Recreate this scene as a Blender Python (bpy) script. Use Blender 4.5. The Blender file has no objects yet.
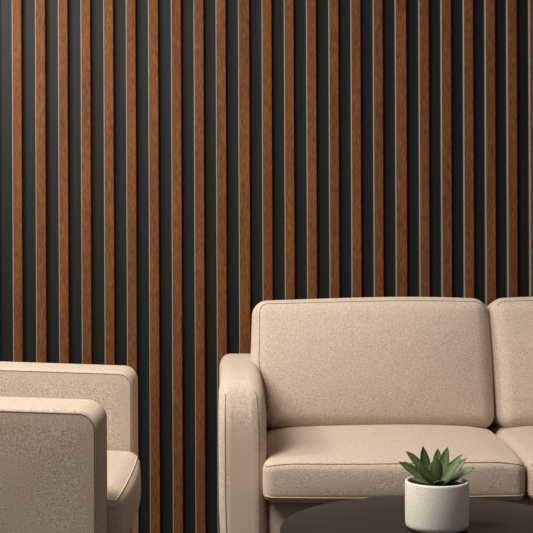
import bpy, math, random
from mathutils import Vector, Matrix, noise
random.seed(7)
S = bpy.context.scene
COL = S.collection
F = 1100.0; CH = 0.95; CX = 266.5
WALL = 3.70                     # face of the back wall panel
PI = math.pi

# ------------------------------------------------------------------ helpers
def tag(o, label=None, cat=None, group=None, kind=None):
    if label: o['label'] = label
    if cat: o['category'] = cat
    if group: o['group'] = group
    if kind: o['kind'] = kind
    return o

def empty(name, loc, label, cat, rz=0, group=None):
    o = bpy.data.objects.new(name, None); COL.objects.link(o)
    o.location = loc; o.rotation_euler = (0, 0, rz); o.empty_display_size = .1
    return tag(o, label, cat, group)

class MB:
    def __init__(s): s.v = []; s.f = []
    def add(s, vs, fs):
        b = len(s.v); s.v += [tuple(p) for p in vs]; s.f += [tuple(i + b for i in q) for q in fs]
    def build(s, name, mat, parent=None, smooth=True):
        me = bpy.data.meshes.new(name); me.from_pydata(s.v, [], s.f); me.update()
        if smooth:
            for p in me.polygons: p.use_smooth = True
        me.materials.append(mat)
        o = bpy.data.objects.new(name, me); COL.objects.link(o)
        if parent: o.parent = parent
        return o

def smooth(a, b, x):
    t = max(0., min(1., (x - a) / (b - a))); return t * t * (3 - 2 * t)

def axis_samples(h, r, n, m=5):
    out = []
    for k in range(m): out.append(h - r + r * math.tan(PI / 4 * (m - k) / m))
    out = [-x for x in out]
    for k in range(n + 1): out.append(-(h - r) + 2 * (h - r) * k / n)
    for k in range(1, m + 1): out.append(h - r + r * math.tan(PI / 4 * k / m))
    return out

class RBox:
    """rounded, optionally inflated box; surf() maps cube-surface points to the finished surface"""
    def __init__(s, c, size, r, puff=(0, 0, 0), deform=None, n=(14, 14, 14)):
        s.c = Vector(c); s.h = [x / 2 for x in size]; s.r = r; s.puff = puff; s.deform = deform; s.n = n
    def surf(s, p, out=0.):
        h, r = s.h, s.r
        inner = Vector([max(-(h[i] - r), min(h[i] - r, p[i])) for i in range(3)])
        d = Vector(p) - inner
        if d.length < 1e-9: d = Vector((0, 0, 1))
        d.normalize()
        q = inner + d * (r + out)
        u = [max(-1, min(1, q[i] / h[i])) for i in range(3)]
        w = [(1 - abs(x) ** 2.4) for x in u]
        k = [q[0] + s.puff[0] * u[0] * w[1] * w[2], q[1] + s.puff[1] * u[1] * w[0] * w[2], q[2] + s.puff[2] * u[2] * w[0] * w[1]]
        P = Vector(k)
        if s.deform: P = s.deform(P, u)
        return P + s.c
    def mesh(s):
        mb = MB(); ax = [axis_samples(s.h[i], s.r, s.n[i]) for i in range(3)]
        idx = {}
        def vid(p):
            key = tuple(round(x, 6) for x in p)
            if key not in idx:
                idx[key] = len(mb.v); mb.v.append(tuple(s.surf(p)))
            return idx[key]
        for a in range(3):
            b, c = (a + 1) % 3, (a + 2) % 3
            for sg in (-1, 1):
                A = ax[a][-1] * sg
                B, C_ = ax[b], ax[c]
                for i in range(len(B) - 1):
                    for j in range(len(C_) - 1):
                        q = []
                        for (x, y) in ((B[i], C_[j]), (B[i+1], C_[j]), (B[i+1], C_[j+1]), (B[i], C_[j+1])):
                            p = [0, 0, 0]; p[a] = A; p[b] = x; p[c] = y; q.append(vid(p))
                        if sg < 0: q.reverse()
                        if len(set(q)) == 4: mb.f.append(tuple(q))
        return mb

def tube(mb, pts, r, closed=False, seg=6):
    pts = [Vector(p) for p in pts]; n = len(pts); rings = []
    for i, p in enumerate(pts):
        if closed: t = pts[(i + 1) % n] - pts[i - 1]
        else: t = pts[min(i + 1, n - 1)] - pts[max(i - 1, 0)]
        t.normalize()
        up = Vector((0, 0, 1)) if abs(t.z) < .9 else Vector((0, 1, 0))
        a = t.cross(up).normalized(); b = t.cross(a).normalized()
        rr = r[i] if isinstance(r, (list, tuple)) else r
        rings.append([p + a * math.cos(2 * PI * k / seg) * rr + b * math.sin(2 * PI * k / seg) * rr for k in range(seg)])
    vs = [v for R in rings for v in R]; fs = []
    for i in range(n if closed else n - 1):
        j = (i + 1) % n
        if closed and j == 0:
            # align the last ring with the first
            off = min(range(seg), key=lambda o: (rings[0][o] - rings[i][0]).length)
        else: off = 0
        for k in range(seg):
            fs.append((i * seg + k, i * seg + (k + 1) % seg, j * seg + (k + 1 + off) % seg, j * seg + (k + off) % seg))
    if not closed: fs.append(tuple(range(seg))[::-1]); fs.append(tuple((n - 1) * seg + k for k in range(seg)))
    mb.add(vs, fs)

def rrect(x0, x1, z0, z1, rt, rb, n=8, side=10):
    """rounded rectangle outline, counter-clockwise; rt = (left, right) top radii"""
    P = []
    def arc(cx, cz, r, a0):
        for k in range(n + 1):
            a = a0 + PI / 2 * k / n; P.append((cx + r * math.cos(a), cz + r * math.sin(a)))
    def line(a, b):
        for k in range(1, side): P.append((a[0] + (b[0] - a[0]) * k / side, a[1] + (b[1] - a[1]) * k / side))
    arc(x1 - rb, z0 + rb, rb, -PI / 2); line((x1, z0 + rb), (x1, z1 - rt[1]))
    arc(x1 - rt[1], z1 - rt[1], rt[1], 0); line((x1 - rt[1], z1), (x0 + rt[0], z1))
    arc(x0 + rt[0], z1 - rt[0], rt[0], PI / 2); line((x0, z1 - rt[0]), (x0, z0 + rb))
    arc(x0 + rb, z0 + rb, rb, PI); line((x0 + rb, z0), (x1 - rb, z0))
    return P

def slab(x0, x1, z0, z1, y0, y1, rt, rb, bev, puff=0., nb=6, ny=14, deform=None, seams=(), off_sides=False):
    """upholstered slab: profile in XZ run along Y, faces at y0 / y1 softly bulging, edges rounded by bev"""
    def prof(ins):
        return rrect(x0 + ins, x1 - ins, z0 + ins, z1 - ins, [max(.003, q - ins) for q in rt], max(.003, rb - ins))
    D = deform or (lambda p: p)
    cx, cz = (x0 + x1) / 2, (z0 + z1) / 2
    rings = []
    for side in (0, 1):
        R = []
        for k in range(nb + 1):
            a = PI / 2 * k / nb
            ins = bev * (1 - math.sin(a)); off = bev * (1 - math.cos(a))
            yy = y0 + off if side == 0 else y1 - off
            # k=0: flat face rim (ins=bev, off=0)
            R.append([(x, yy, z) for x, z in prof(ins)])
        if side == 0: front = R
        else: back = R[::-1]
    mid = []
    for k in range(1, ny):
        yy = y0 + bev + (y1 - y0 - 2 * bev) * k / ny
        mid.append([(x, yy, z) for x, z in prof(0)])
    def cap(side):
        base = prof(bev); R = []
        for sc in (.0, .12, .3, .5, .7, .88):
            yy = (y0 - puff * (1 - sc ** 2) if side == 0 else y1 + puff * (1 - sc ** 2))
            if sc == 0: R.append([(cx, yy, cz)] * len(base)); continue
            # shrink by clamping towards a vertical medial segment so long slabs stay even
            R.append([(cx + (x - cx) * sc, yy, cz + (z - cz) * sc) for x, z in base])
        return R
    allr = cap(0) + front + mid + back + cap(1)[::-1]
    n = len(allr[0]); mb = MB()
    vs = [tuple(D(Vector(p))) for R in allr for p in R]
    fs = []
    for i in range(len(allr) - 1):
        for k in range(n):
            a, b = i * n + k, i * n + (k + 1) % n
            c, d = (i + 1) * n + (k + 1) % n, (i + 1) * n + k
            if i == 0: fs.append((a, c, d))
            elif i == len(allr) - 2: fs.append((a, b, d))
            else: fs.append((a, b, c, d))
    mb.add(vs, fs)
    import bmesh
    bm = bmesh.new(); tv = [bm.verts.new(v) for v in mb.v]
    for f in mb.f:
        try: bm.faces.new([tv[i] for i in f])
        except ValueError: pass
    bmesh.ops.remove_doubles(bm, verts=bm.verts, dist=1e-6)
    bmesh.ops.recalc_face_normals(bm, faces=bm.faces)
    out = MB(); bm.verts.index_update()
    out.v = [tuple(v.co) for v in bm.verts]; out.f = [tuple(v.index for v in f.verts) for f in bm.faces]; bm.free()
    sm = MB()
    for (ins, off) in seams:
        if off_sides:
            pts = [D(Vector((x, y0 + off, z))) for x, z in prof(ins)]
            m = len(pts); q = m // 4
            lo = [p for p in pts if p.x < cx and p.z < z1 - .042 and p.z > z0 + .02]
            hi = [p for p in pts if p.x > cx and p.z < z1 - .036 and p.z > z0 + .02]
            tube(sm, lo, .0012); tube(sm, hi, .0009); continue
        pts = [D(Vector((x, y0 + off, z))) for x, z in prof(ins)]
        tube(sm, pts, .0013, closed=True)
    return out, sm

def box(mb, x0, x1, y0, y1, z0, z1):
    mb.add([(x0,y0,z0),(x1,y0,z0),(x1,y1,z0),(x0,y1,z0),(x0,y0,z1),(x1,y0,z1),(x1,y1,z1),(x0,y1,z1)],
           [(0,3,2,1),(4,5,6,7),(0,1,5,4),(1,2,6,5),(2,3,7,6),(3,0,4,7)])

def lathe(mb, prof, c=(0,0,0), seg=96):
    vs = []; fs = []
    for r, z in prof:
        for k in range(seg):
            a = 2 * PI * k / seg; vs.append((c[0] + r * math.cos(a), c[1] + r * math.sin(a), c[2] + z))
    for i in range(len(prof) - 1):
        for k in range(seg):
            fs.append((i*seg+k, i*seg+(k+1)%seg, (i+1)*seg+(k+1)%seg, (i+1)*seg+k))
    mb.add(vs, fs)

# ------------------------------------------------------------------ materials
def lin(c):
    return tuple(((x/255)/12.92 if x/255 <= .04045 else (((x/255)+.055)/1.055)**2.4) for x in c) + (1,)
def newmat(name, base, rough=.6, spec=.5):
    m = bpy.data.materials.new(name); m.use_nodes = True
    nt = m.node_tree; b = nt.nodes['Principled BSDF']
    b.inputs['Base Color'].default_value = lin(base); b.inputs['Roughness'].default_value = rough
    b.inputs['Specular IOR Level'].default_value = spec
    return m, nt, b
def node(nt, t, **kw):
    n = nt.nodes.new(t)
    for k, v in kw.items(): setattr(n, k, v)
    return n
def noise_tex(nt, vec, scale, detail=2, rough=.5):
    n = node(nt, 'ShaderNodeTexNoise'); n.inputs['Scale'].default_value = scale
    n.inputs['Detail'].default_value = detail; n.inputs['Roughness'].default_value = rough
    nt.links.new(vec, n.inputs['Vector']); return n
def ramp(nt, fac, stops):
    r = node(nt, 'ShaderNodeValToRGB'); nt.links.new(fac, r.inputs['Fac'])
    e = r.color_ramp.elements
    e[0].position, e[0].color = stops[0]; e[1].position, e[1].color = stops[-1]
    for p, c in stops[1:-1]:
        q = e.new(p); q.color = c
    return r
def bump(nt, b, h, strength, dist):
    n = node(nt, 'ShaderNodeBump'); n.inputs['Strength'].default_value = strength; n.inputs['Distance'].default_value = dist
    nt.links.new(h, n.inputs['Height']); nt.links.new(n.outputs['Normal'], b.inputs['Normal'])

def fabric(name, a, b_, c):
    m, nt, b = newmat(name, a, .95, .15)
    tc = node(nt, 'ShaderNodeTexCoord')
    n1 = noise_tex(nt, tc.outputs['Object'], 600, 2, .7)
    r = ramp(nt, n1.outputs['Fac'], [(.36, lin(a)), (.5, lin(b_)), (.64, lin(c))])
    nt.links.new(r.outputs['Color'], b.inputs['Base Color'])
    b.inputs['Sheen Weight'].default_value = .25; b.inputs['Sheen Roughness'].default_value = .5
    b.inputs['Sheen Tint'].default_value = lin((255, 238, 215))
    n2 = noise_tex(nt, tc.outputs['Object'], 560, 2, .6)
    bump(nt, b, n2.outputs['Fac'], .5, .001)
    return m
FAB = fabric('beige_fabric', (150, 130, 111), (189, 170, 151), (224, 209, 193))
SEAM = newmat('seam_thread', (138, 114, 90), .9, .1)[0]
PIPE = newmat('pale_piping', (208, 188, 166), .85, .2)[0]

def wood():
    m, nt, b = newmat('oak_slat', (150, 92, 48), .6, .15)
    tc = node(nt, 'ShaderNodeTexCoord'); oi = node(nt, 'ShaderNodeObjectInfo')
    add = node(nt, 'ShaderNodeVectorMath', operation='ADD')
    mul = node(nt, 'ShaderNodeMath', operation='MULTIPLY'); mul.inputs[1].default_value = 37.0
    nt.links.new(oi.outputs['Random'], mul.inputs[0])
    nt.links.new(tc.outputs['Object'], add.inputs[0]); nt.links.new(mul.outputs[0], add.inputs[1])
    mp = node(nt, 'ShaderNodeMapping'); mp.inputs['Scale'].default_value = (1, 1, .10)
    nt.links.new(add.outputs[0], mp.inputs['Vector'])
    n1 = noise_tex(nt, mp.outputs['Vector'], 420, 4, .65)
    r = ramp(nt, n1.outputs['Fac'], [(.33, lin((76, 42, 16))), (.5, lin((106, 62, 26))), (.68, lin((130, 80, 38)))])
    n2 = noise_tex(nt, mp.outputs['Vector'], 26, 2, .5)
    hs = node(nt, 'ShaderNodeHueSaturation')
    mr = node(nt, 'ShaderNodeMapRange'); mr.inputs['From Min'].default_value = .3; mr.inputs['From Max'].default_value = .7
    mr.inputs['To Min'].default_value = .84; mr.inputs['To Max'].default_value = 1.12
    nt.links.new(n2.outputs['Fac'], mr.inputs['Value']); nt.links.new(mr.outputs[0], hs.inputs['Value'])
    nt.links.new(r.outputs['Color'], hs.inputs['Color']); nt.links.new(hs.outputs['Color'], b.inputs['Base Color'])
    bump(nt, b, n1.outputs['Fac'], .35, .0008)
    return m
WOOD = wood()
EDGE_LIT = newmat('painted_edge_highlight', (132, 129, 124), .45, .3)[0]  # pale grey stands in for the highlight along each slat's left edge
def panel():
    m, nt, b = newmat('charcoal_panel', (46, 46, 44), .5, .16)
    tc = node(nt, 'ShaderNodeTexCoord'); mp = node(nt, 'ShaderNodeMapping'); mp.inputs['Scale'].default_value = (1, 1, .01)
    nt.links.new(tc.outputs['Object'], mp.inputs['Vector'])
    n1 = noise_tex(nt, mp.outputs['Vector'], 300, 3, .6)
    r = ramp(nt, n1.outputs['Fac'], [(.3, lin((24, 26, 25))), (.7, lin((32, 33, 32)))])
    nt.links.new(r.outputs['Color'], b.inputs['Base Color'])
    return m
PANEL = panel()
def floor_mat():
    m, nt, b = newmat('dark_floor', (70, 55, 42), .5, .4)
    tc = node(nt, 'ShaderNodeTexCoord'); mp = node(nt, 'ShaderNodeMapping'); mp.inputs['Scale'].default_value = (.15, 1, 1)
    nt.links.new(tc.outputs['Object'], mp.inputs['Vector'])
    n1 = noise_tex(nt, mp.outputs['Vector'], 40, 4, .6)
    r = ramp(nt, n1.outputs['Fac'], [(.3, lin((58, 44, 33))), (.7, lin((84, 66, 50)))])
    nt.links.new(r.outputs['Color'], b.inputs['Base Color']); return m
FLOOR = floor_mat()
def table_mat():
    m, nt, b = newmat('dark_brown_top', (46, 38, 31), .5, .22)
    tc = node(nt, 'ShaderNodeTexCoord')
    n1 = noise_tex(nt, tc.outputs['Object'], 300, 2, .5)
    r = ramp(nt, n1.outputs['Fac'], [(.3, lin((30, 25, 20))), (.7, lin((36, 30, 24)))])
    nt.links.new(r.outputs['Color'], b.inputs['Base Color']); return m
TABLE = table_mat()
LEGM = newmat('dark_leg', (38, 30, 25), .5, .4)[0]
def pot_mat():
    m, nt, b = newmat('speckled_stoneware', (214, 205, 192), .6, .35)
    tc = node(nt, 'ShaderNodeTexCoord')
    n1 = noise_tex(nt, tc.outputs['Object'], 600, 2, .6)
    r = ramp(nt, n1.outputs['Fac'], [(.28, lin((178, 164, 146))), (.44, lin((222, 213, 200))), (.7, lin((236, 229, 219)))])
    nt.links.new(r.outputs['Color'], b.inputs['Base Color'])
    bump(nt, b, n1.outputs['Fac'], .25, .0006); return m
POT = pot_mat()
SOIL = newmat('dark_soil', (40, 32, 25), .95, .1)[0]
def leaf_mat():
    m, nt, b = newmat('succulent_green', (84, 108, 70), .5, .3)
    at = node(nt, 'ShaderNodeAttribute', attribute_name='edge')
    tc = node(nt, 'ShaderNodeTexCoord')
    r = ramp(nt, at.outputs['Fac'], [(.0, lin((104, 118, 78))), (.12, lin((78, 93, 54))), (.72, lin((78, 92, 52))), (.93, lin((160, 168, 112))), (1., lin((178, 160, 112)))])
    n1 = noise_tex(nt, tc.outputs['Object'], 120, 2, .5)
    mx = node(nt, 'ShaderNodeMix', data_type='RGBA', blend_type='MULTIPLY'); mx.inputs[0].default_value = .5
    r2 = ramp(nt, n1.outputs['Fac'], [(.3, (.7, .75, .7, 1)), (.7, (1, 1, 1, 1))])
    nt.links.new(r.outputs['Color'], mx.inputs[6]); nt.links.new(r2.outputs['Color'], mx.inputs[7])
    nt.links.new(mx.outputs[2], b.inputs['Base Color'])
    return m
LEAF = leaf_mat()

# ------------------------------------------------------------------ setting
mb = MB(); box(mb, -3.2, 3.4, WALL, WALL + .12, 0, 2.9)
tag(mb.build('wall_back', PANEL, smooth=False), kind='structure')
mb = MB(); box(mb, -3.2, 3.4, -1.2, WALL + .12, -.1, 0)
tag(mb.build('floor', FLOOR, smooth=False), kind='structure')

# slats: measured left edge / width of the wood face (photo pixels at mid height), 22.4 px = 7.5 cm pitch
slats = [(13.7,8.5),(36.9,9),(59.8,8.6),(82.5,8.6),(105.3,8.8),(127.7,8.8),(150,9),(172.9,9),(195.5,8.9),(217.6,9),(240.0,10.2),
         (263.6,9),(285.9,8.7),(308.2,8.8),(330.6,8.8),(352.7,8.8),(375,8.6),(397.1,10.1),(420.8,8.9),(442.9,9.1),(465.3,8.8),(487,9),(508.9,8.8),(531.2,9)]
DEP = .016; K = (WALL - DEP) / F
def slat_parts(x0, w, name):
    # origin at the slat's foot; wood body; narrow pale strip paints the light caught by its left edge
    tw = .0026; b = .0012
    body = MB(); P = [(tw, 0), (w - b, 0), (w, b), (w, DEP), (tw, DEP)]
    def prism(mb_, P, z0, z1):
        n = len(P); vs = [(x, y, z0) for x, y in P] + [(x, y, z1) for x, y in P]
        fs = [tuple(range(n))[::-1], tuple(range(n, 2 * n))] + [(k, (k+1) % n, n + (k+1) % n, n + k) for k in range(n)]
        mb_.add(vs, fs)
    prism(body, P, 0, 2.89)
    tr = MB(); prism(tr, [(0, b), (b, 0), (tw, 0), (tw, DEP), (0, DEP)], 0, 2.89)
    return body, tr
ordn = ['first','second','third','fourth','fifth','sixth','seventh','eighth','ninth','tenth','eleventh','twelfth']
def place_word(i):
    if i < 6: return 'rising behind the armchair'
    if i < 9: return 'in the open stretch between armchair and sofa'
    if i < 11: return 'above the sofa arm'
    if i < 21: return 'behind the big sofa back cushion'
    return 'above the second sofa cushion'
for i, (px, wp) in enumerate(slats):
    x0 = (px - 1.0 - CX) * K; w = (wp + 1.0) * K
    body, tr = slat_parts(x0, w, 'wooden_slat')
    where = place_word(i)
    o = ordn[i] + ' from the left' if i < 12 else (ordn[23 - i] + ' from the right' if i < 23 else 'cut by the right edge')
    e = empty('wooden_slat', (x0, WALL - DEP, .003), 'brown wooden slat %s, %s' % (where, o), 'slat', group='wooden slats on the charcoal wall')
    body.build('wood_strip', WOOD, e, smooth=False)
    t = tr.build('edge_highlight', EDGE_LIT, e, smooth=False); t['label'] = 'pale grey painted highlight on the left edge'
n = 1
for side in (-1, 1):
    for k in range(1, 11):
        px = 11.2 - 22.6 * k if side < 0 else 531.2 + 22.3 * k
        x0 = (px - 1 - CX) * K
        body, tr = slat_parts(x0, 9.9 * K, '')
        o = body.build('trim_%d' % n, WOOD, smooth=False); o.location = (x0, WALL - DEP, .003); tag(o, kind='structure')
        s = tr.build('edge_highlight', EDGE_LIT, o, smooth=False)
        n += 1

# ------------------------------------------------------------------ sofa
SY = 2.66                                     # front of the arm
sofa = empty('sofa', (.63, 3.05, 0), 'beige fabric sofa with square arms and plump loose cushions against slatted wall', 'sofa')
def W(parent):                                # world -> thing space for meshes written in world coordinates
    inv = (Matrix.Translation(parent.location) @ Matrix.Rotation(parent.rotation_euler.z, 4, 'Z')).inverted()
    return inv
def wbuild(mb_, name, mat, thing, parent=None, smooth=True):
    inv = W(thing); mb_.v = [tuple(inv @ Vector(p)) for p in mb_.v]
    return mb_.build(name, mat, parent or thing, smooth)

def arm_def(sign, xin):
    def D(p):
        x, y, z = p
        t = smooth(.10, .46, z); 
        outer = smooth(0, 1, (xin - x) * sign / .117)
        # belly: slightly narrower foot, softened inner top corner
        x += sign * outer * .009 * (1 - smooth(.14, .40, z))
        x -= sign * outer * .024 * smooth(SY + .05, 3.40, y)
        inner = 1 - smooth(0, 1, (xin - x) * sign / .08)
        x -= sign * inner * (.007 + .015 * smooth(SY, 3.3, y)) * smooth(.54, .68, z)
        z -= .014 * (1 - smooth(SY, SY + .17, y)) * smooth(.45, .66, z)
        y += .034 * smooth(.585, .68, z) * (1 - smooth(SY, SY + .12, y))
        return Vector((x, y, z))
    return D
for sg, (xa, xb) in ((1, (-.119, -.002)), (-1, (1.266, 1.383))):
    rt = (.030, .038) if sg > 0 else (.038, .030)
    D = arm_def(sg, xb if sg > 0 else xa)
    a, s = slab(xa, xb, .09, .682, SY, 3.42, rt, .012, .030, .0, deform=D, seams=((.0175, .0022),), off_sides=True)
    arm = wbuild(a, 'arm', FAB, sofa)
    wbuild(s, 'seam', SEAM, sofa, arm)
# base and backrest frame between the arms
a = RBox((.632, 3.05, .245), (1.268, .72, .27), .018, (0, .004, 0), n=(20, 8, 4)).mesh()
wbuild(a, 'base', FAB, sofa)
a = RBox((.632, 3.365, .45), (1.266, .13, .68), .03, (0, .006, 0), n=(20, 4, 10)).mesh()
wbuild(a, 'backrest', FAB, sofa)
for lx, ly in ((-.06, 2.74), (1.32, 2.74), (-.06, 3.36), (1.32, 3.36)):
    m_ = MB(); lathe(m_, [(0, 0), (.016, 0), (.022, .092), (0, .092)], (lx, ly, 0), 24)
    wbuild(m_, 'leg', LEGM, sofa)

def loop_path(rb, axis, at, hu=None, n=30, inset=0):
    """closed path round the cube at constant 'at' on axis (uses surface of the rounded box)"""
    ax = [i for i in range(3) if i != axis]
    A = axis_samples(rb.h[ax[0]], rb.r, n); B = axis_samples(rb.h[ax[1]], rb.r, n)
    P = []
    def put(a, b):
        p = [0, 0, 0]; p[axis] = at; p[ax[0]] = a; p[ax[1]] = b; P.append(p)
    for a in A: put(a, B[0])
    for b in B[1:]: put(A[-1], b)
    for a in A[::-1][1:]: put(a, B[-1])
    for b in B[::-1][1:-1]: put(A[0], b)
    return P
def front_seam(rb, at, n=30, r=.0013, out=.0002):
    P = loop_path(rb, 2, at, n=n); m = len(axis_samples(rb.h[0], rb.r, n))
    P = [P[-2], P[-1]] + P[:m + 2]
    m_ = MB(); tube(m_, [rb.surf(p, out) for p in P], r); return m_
def seam_loop(rb, axis, at, n=30, r=.0013, out=.0002):
    m_ = MB(); tube(m_, [rb.surf(p, out) for p in loop_path(rb, axis, at, n=n)], r, closed=True); return m_

def face_loop(rb, axis, sign, ang, ang2=43, keep=None, n=30, r=.0013, out=.0002):
    """seam running just inside the rim of one face"""
    ax = [i for i in range(3) if i != axis]; t = math.tan(math.radians(ang))
    la, lb = [rb.h[i] - rb.r + rb.r * t for i in ax]
    P = []; m = 12
    def put(a, b):
        p = [0, 0, 0]; p[axis] = sign * rb.h[axis]; 
        if a < 0: a = -(rb.h[ax[0]] - rb.r) + (a + rb.h[ax[0]] - rb.r) * math.tan(math.radians(ang)) / math.tan(math.radians(ang2)) if a < -(rb.h[ax[0]] - rb.r) else a
        p[ax[0]] = a; p[ax[1]] = b; P.append(rb.surf(p, out))
    ca, cb = rb.h[ax[0]] - rb.r, rb.h[ax[1]] - rb.r; k = rb.r * math.tan(math.radians(ang2))
    for q, (sa, sb) in enumerate(((1, 1), (-1, 1), (-1, -1), (1, -1))):
        for j in range(m + 1):
            a = PI / 2 * q + PI / 2 * j / m
            put(sa * ca + k * math.cos(a), sb * cb + k * math.sin(a))
        nx = ((-1, 1), (-1, -1), (1, -1), (1, 1))[q]
        for j in range(1, n):
            put(sa * ca + (nx[0] - sa) * ca * j / n + k * math.cos(a), sb * cb + (nx[1] - sb) * cb * j / n + k * math.sin(a))
    if keep: P = P[:(m + n) * keep + (m * 2 // 3 if keep == 1 else 0)]
    m_ = MB(); tube(m_, P, r, closed=not keep); return m_

# seat cushions
def seat_def(P, u):
    x, y, z = P
    x += .032 * (1 - ((1 - u[1]) / 2) ** 2) * (max(0, u[0]) if seat_k == 0 else max(0, -u[0]))   # joint runs slightly outward to the back
    if z > 0:                                       # waterfall: crown sits behind the front edge
        z += .008 * smooth(-1, -.3, u[1]) * (1 - abs(u[0]) ** 3) - .006 * smooth(.75, 1, abs(u[0]))
    z += .0015 * math.sin(9 * x + 3 * y)
    y += .0025 * math.sin(7 * x + 1) * (u[1] < 0)
    return Vector((x, y, z))
for k, (xa, xb) in enumerate(((-.010, .614), (.620, 1.246))):
    seat_k = k
    rb = RBox(((xa + xb) / 2, 2.925, .438), (xb - xa, .63, .104), .024, (.004, .006, .010), seat_def, n=(24, 24, 5))
    rb.puff = (.004, .008, .005)
    c = wbuild(rb.mesh(), 'seat_cushion', FAB, sofa)
    # seams sit on the upper and lower front edges of the boxing band
    e = rb.h[2] + rb.r * 0
    wbuild(front_seam(rb, rb.h[2] - rb.r + rb.r * math.tan(PI / 4 * .85)), 'seam', SEAM, sofa, c)
    wbuild(front_seam(rb, -(rb.h[2] - rb.r + rb.r * math.tan(PI / 4 * .45))), 'seam', PIPE, sofa, c)
# back cushions, leaning back
LEAN = math.radians(10)
def back_def(side):
    def f(P, u):
        x, y, z = P
        if side == 0:
            x += .028 * (1 - smooth(-.5, .05, u[2])) * max(0, -u[0]) ** 1.5      # tucks in beside the arm
            x -= .006 * max(0, u[0]) * u[2]
        else: x -= .006 * max(0, -u[0]) * u[2]
        x += .002 * math.sin(14 * z + side * 2)
        z += .003 * math.sin(7 * x + side * 2.1 + .6) * u[2]
        c, s = math.cos(LEAN), math.sin(LEAN)
        return Vector((x, y * c + z * s, -y * s + z * c))
    return f
for k, (xa, xb) in enumerate(((-.042, .644), (.652, 1.300))):
    rb = RBox(((xa + xb) / 2, 3.195, .664), (xb - xa, .130, .374), .042, (.006, .034, .006), back_def(k), n=(24, 6, 18))
    c = wbuild(rb.mesh(), 'back_cushion', FAB, sofa)
    wbuild(face_loop(rb, 1, -1, 31 if k == 0 else 43, keep=2 - k), 'seam', SEAM, sofa, c)
    wbuild(seam_loop(rb, 1, (rb.h[1] - rb.r + rb.r * math.tan(PI / 4 * .30)), 30), 'seam', SEAM, sofa, c)

# ------------------------------------------------------------------ armchair (faces right)
ch = empty('armchair', (-.72, 2.48, 0), 'beige fabric armchair seen side-on, cut by the left edge, facing right', 'armchair')
# its two arms: near one D 1.986..2.17, far one D 2.78..2.98; yawed by shifting the far side back
def sl(z0):
    def D(p):
        x, y, z = p
        k = smooth(.2, .6, z)
        z = z + k * (-(x + .34)) * .037
        x = x - .048 * (y - 2.0)
        return Vector((x, y, z))
    return D
for (ya, yb, zt, xf) in ((1.990, 2.165, .691, -.307), (2.790, 2.975, .6845, -.302)):
    a, s = slab(-1.12, xf, .09, zt, ya, yb, (.03, .036), .012, .009, .003, deform=sl(0), seams=((.0065, .0008), (.001, yb - ya - .006)))
    arm = wbuild(a, 'arm', FAB, ch); wbuild(s, 'seam', SEAM, ch, arm)
def chd(P, u): 
    y = P[1] + rbc.y
    return Vector((P[0] - .048 * (y - 2.0), P[1], P[2]))
rbc = Vector((-.725, 2.476, .235))
a = RBox(rbc, (.78, .606, .25), .015, (.0, .0, .0), chd, n=(10, 8, 4)).mesh(); wbuild(a, 'base', FAB, ch)
rbc = Vector((-1.03, 2.476, .50))
a = RBox(rbc, (.17, .604, .72), .035, (.006, 0, .004), chd, n=(5, 10, 10)).mesh(); wbuild(a, 'backrest', FAB, ch)
def chs(P, u):
    x, y, z = P
    if z > 0: z += .016 * smooth(1, .5, u[0]) * (1 - abs(u[1]) ** 4)
    z -= .007 * u[1] - .002
    x -= .048 * (y + rbc.y - 2.0)
    return Vector((x, y, z))
rbc = Vector((-.590, 2.476, .425))
rb = RBox(rbc, (.61, .604, .136), .03, (.016, .0, .010), chs, n=(20, 20, 6))
c = wbuild(rb.mesh(), 'seat_cushion', FAB, ch)
wbuild(seam_loop(rb, 2, rb.h[2] - rb.r + rb.r * math.tan(PI / 4 * .8)), 'seam', PIPE, ch, c)
wbuild(seam_loop(rb, 2, -(rb.h[2] - rb.r + rb.r * math.tan(PI / 4 * .5))), 'seam', SEAM, ch, c)
def chb(P, u):
    x, y, z = P
    x = x - math.sin(math.radians(8)) * z - .048 * (y + rbc.y - 2.0)
    return Vector((x, y, z))
rbc = Vector((-.895, 2.476, .66))
rb = RBox(rbc, (.14, .59, .36), .035, (.02, 0, .006), chb, n=(5, 14, 12))
c = wbuild(rb.mesh(), 'back_cushion', FAB, ch)
wbuild(seam_loop(rb, 0, rb.h[0] - rb.r + rb.r * math.tan(PI / 4 * .5)), 'seam', SEAM, ch, c)
for lx, ly in ((-.38, 2.08), (-1.04, 2.08), (-.42, 2.88), (-1.08, 2.88)):
    m_ = MB(); lathe(m_, [(0, 0), (.016, 0), (.022, .093), (0, .093)], (lx, ly, 0), 24)
    wbuild(m_, 'leg', LEGM, ch)

# ------------------------------------------------------------------ coffee table
TX, TY, TZ, TR = .3235, 2.10, .450, .300
tb = empty('coffee_table', (TX, TY, 0), 'round dark brown coffee table in front of the sofa', 'table')
m_ = MB(); r = TR
lathe(m_, [(0, TZ-.022), (r-.012, TZ-.022), (r-.003, TZ-.016), (r, TZ-.008), (r-.0006, TZ-.003), (r-.003, TZ-.0006), (r-.006, TZ), (r*.5, TZ), (0, TZ)], (0, 0, 0), 160)
m_.build('table_top', TABLE, tb)
m_ = MB(); lathe(m_, [(0, .0125), (.03, .0125), (.024, .03), (.022, .40), (.06, TZ-.022), (0, TZ-.022)], seg=48); m_.build('pedestal', LEGM, tb)
m_ = MB(); lathe(m_, [(0, 0), (.19, 0), (.19, .006), (.184, .012), (0, .0125)], seg=96); m_.build('base', LEGM, tb)

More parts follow.
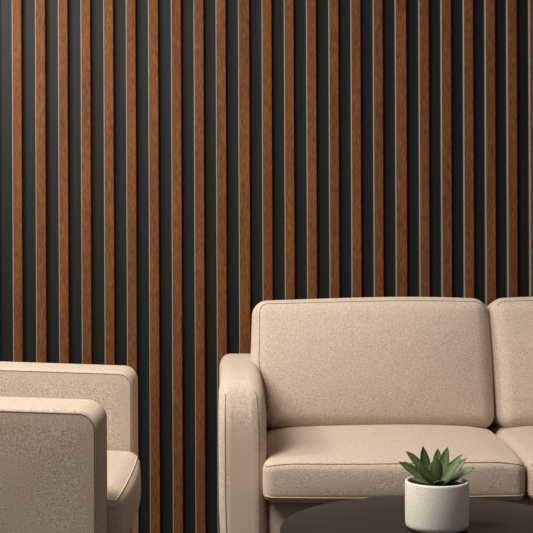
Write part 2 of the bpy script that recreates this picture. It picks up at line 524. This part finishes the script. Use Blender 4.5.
# ------------------------------------------------------------------ potted succulent
PR = .0605; PH = .0905
pl = empty('potted_succulent', (TX, TY, TZ + .0002), 'green pointed-leaf succulent in a round speckled off-white pot on the coffee table', 'plant')
m_ = MB()
lathe(m_, [(0, .0), (PR-.011, .0), (PR-.007, .0006), (PR-.0035, .0028), (PR-.001, .0065), (PR, .012), (PR, .045), (PR, PH-.004), (PR-.0006, PH-.0016), (PR-.002, PH-.0003), (PR-.0035, PH),
           (PR-.005, PH-.0006), (PR-.006, PH-.003), (PR-.0062, PH-.012), (PR-.0065, PH-.03)], seg=128)
m_.build('pot', POT, pl)
m_ = MB()
prof = [(0, PH-.006), (.02, PH-.0065), (.04, PH-.0075), (PR-.0066, PH-.009)]
lathe(m_, prof, seg=64)
for i, v in enumerate(m_.v):
    m_.v[i] = (v[0], v[1], v[2] + .0018 * noise.noise(Vector(v) * 160))
m_.build('soil', SOIL, pl)

def leaf(tip, base, lift, width, thick=.0042, cup=.35, nrm=None, fold=.5):
    """fleshy pointed leaf from base to tip; lift bends the midline; nrm = way the upper face looks"""
    tip, base = Vector(tip), Vector(base)
    d = tip - base; ctrl = base + d * .5 + Vector(lift)
    nl, ns = 18, 16; vs = []; ed = []
    for i in range(nl + 1):
        t = i / nl
        p = base * (1-t)**2 + ctrl * 2*t*(1-t) + tip * t*t
        tg = ((ctrl - base) * (1-t) + (tip - ctrl) * t).normalized()
        up = Vector(nrm); up = (up - tg * up.dot(tg)).normalized(); sd = tg.cross(up).normalized()
        # lance outline: widest just past the middle, tapering to a fine spike
        wv = (.50 + .50 * math.sin(PI * min(1, t / .55) * .5)) if t < .55 else max(.0, (1 - ((t - .55) / .45) ** 1.75))
        wv = max(wv, .02) * width / 2
        th = thick * (1 - t ** 3) * .5 + .0004
        for k in range(ns):
            a = 2 * PI * k / ns; cx_, sy_ = math.cos(a), math.sin(a)
            off = cup * wv * (abs(cx_) ** 1.6)                # edges rise: V-shaped trough
            under = 1.25 if sy_ < 0 else .45
            vs.append(p + sd * cx_ * wv + up * (off + sy_ * th * under))
            ed.append(max(abs(cx_) ** 6 * .97, smooth(.9, 1, t)))
    fs = []
    for i in range(nl):
        for k in range(ns):
            fs.append((i*ns+k, i*ns+(k+1)%ns, (i+1)*ns+(k+1)%ns, (i+1)*ns+k))
    fs.append(tuple(range(ns))[::-1]); fs.append(tuple(nl*ns+k for k in range(ns)))
    m2 = MB(); m2.add(vs, fs)
    o = m2.build('leaf', LEAF, pl)
    at = o.data.attributes.new('edge', 'FLOAT', 'POINT')
    for i, e in enumerate(ed): at.data[i].value = e
    return o
# tips in cm about the pot centre (x right, y away from the viewer, z above rim), from where each leaf points
U = 1 / 524.
def L(px, pz, dy, width, bx=0., by=0., bz=.0, lift=(0, 0, 0), nrm=None, thick=.0042, cup=.35):
    # px,pz: tip in photo pixels about the plant's axis; dy: metres away from the viewer
    k = (TY + dy) / TY
    X = (px - 437) * U * k
    Z = (CH - (pz - CX) * (TY + dy) / F) - (TZ + .0002)
    tip = Vector((X, dy, Z)); base = Vector((bx, by, PH - .006 + bz))
    if nrm is None:
        h = Vector((X, dy, 0)); h = h.normalized() if h.length > .004 else Vector((0, -1, 0))
        nrm = Vector((0, 0, 1)) - h * .9
    leaf(tip, base, lift, width, thick, cup, nrm)
FRONT = (0, -1, .35)
# back row, standing
L(425, 446.3, .022, .021, -.012, .012, lift=(-.006, .004, .002), nrm=(.35, -1, .2))
L(440.6, 448.6, .030, .020, .002, .016, lift=(0, .004, 0), nrm=(0, -1, .3))
L(450, 447.4, .020, .021, .009, .012, lift=(-.002, .004, 0), nrm=(-.35, -1, .2))
# centre front leaf
L(435.2, 457.2, -.008, .0265, -.0015, -.004, bz=.001, lift=(0, -.006, 0), nrm=(0, -1, .2), thick=.006, cup=-.18)
# left fan
L(406.8, 451.5, .012, .0205, -.010, .006, lift=(-.004, .0, .010), nrm=(.6, -.8, .6))
L(405.2, 461.8, .020, .016, -.012, .006, lift=(-.006, .0, .006), nrm=(.5, -.5, .8))
L(398.3, 462.0, -.004, .0185, -.014, .0, lift=(-.006, .0, .003), nrm=(.45, -.8, .7))
L(415.8, 465.4, -.026, .0235, -.002, -.010, lift=(-.006, -.006, .006), nrm=(.35, -.8, .5), cup=-.1, thick=.005)
L(408.5, 478.5, -.018, .014, -.010, -.010, lift=(-.004, -.004, .003), nrm=(.2, -.8, .9))
# right fan
L(464.2, 454.6, .016, .0160, .012, .008, lift=(.0, .0, .004), nrm=(-.6, -.8, .5))
L(467.4, 458.6, .004, .0165, .012, .002, lift=(.004, .0, .004), nrm=(-.6, -.9, .5))
L(459.5, 461.2, -.014, .0180, .006, -.008, lift=(-.002, -.004, .004), nrm=(-.5, -.8, .5), cup=.15)
L(474.4, 468.0, -.012, .0205, .010, -.004, lift=(.002, -.002, .002), nrm=(-.45, -.7, .9), cup=.2)
L(452.5, 470.5, -.030, .0220, .006, -.008, lift=(0, -.004, .004), nrm=(-.35, -.7, .8), cup=-.05)
# low leaves over the soil
L(438, 481.0, -.040, .0215, .001, -.012, lift=(0, -.004, .004), nrm=(0, -.35, 1), cup=-.1)
L(461, 479.5, .012, .017, .010, .0, lift=(.004, .0, .003), nrm=(-.2, -.4, 1))
L(413, 472.0, .024, .016, -.010, .010, lift=(-.004, .0, .004), nrm=(.3, -.4, 1))
L(430, 462.0, .034, .018, -.002, .020, lift=(0, .004, .004), nrm=(0, -1, .5))
L(428, 470.0, .010, .018, 0, .0, lift=(-.003, .0, .003), nrm=(.2, -.9, .6))
L(444, 468.0, .004, .018, 0, .0, lift=(.003, .0, .003), nrm=(-.2, -.9, .6))

# ------------------------------------------------------------------ light and camera
def area(name, loc, target, size, power, color):
    d = bpy.data.lights.new(name, 'AREA'); d.shape = 'RECTANGLE'; d.size, d.size_y = size; d.energy = power; d.color = color
    o = bpy.data.objects.new(name, d); COL.objects.link(o); o.location = loc
    o.rotation_euler = (Vector(target) - Vector(loc)).to_track_quat('-Z', 'Y').to_euler()
    return o
area('key_light', (-1.15, 1.6, 2.7), (.25, 2.6, .3), (1.1, 1.1), 41, (1., .97, .93)).data.spread = math.radians(120)
area('wall_light', (-1.75, 2.6, 2.3), (-1.0, 3.7, 1.5), (.5, .3), 44, (1., .94, .85))
w = bpy.data.worlds.new('World'); S.world = w; w.use_nodes = True
bg = w.node_tree.nodes['Background']; bg.inputs['Color'].default_value = (1., .93, .84, 1); bg.inputs['Strength'].default_value = .18

cam = bpy.data.cameras.new('camera'); co = bpy.data.objects.new('camera', cam); COL.objects.link(co)
cam.sensor_width = 36; cam.lens = 36 * F / 533
co.location = (0, 0, CH)
co.rotation_euler = (Matrix.Rotation(PI / 2, 3, 'X') @ Matrix.Rotation(math.radians(-.23), 3, 'Z')).to_euler()
S.camera = co
vs = S.view_settings
S.display_settings.display_device = 'sRGB'
vs.view_transform = 'Standard'; vs.look = 'None'; vs.gamma = 1; vs.use_curve_mapping = False; vs.exposure = 0
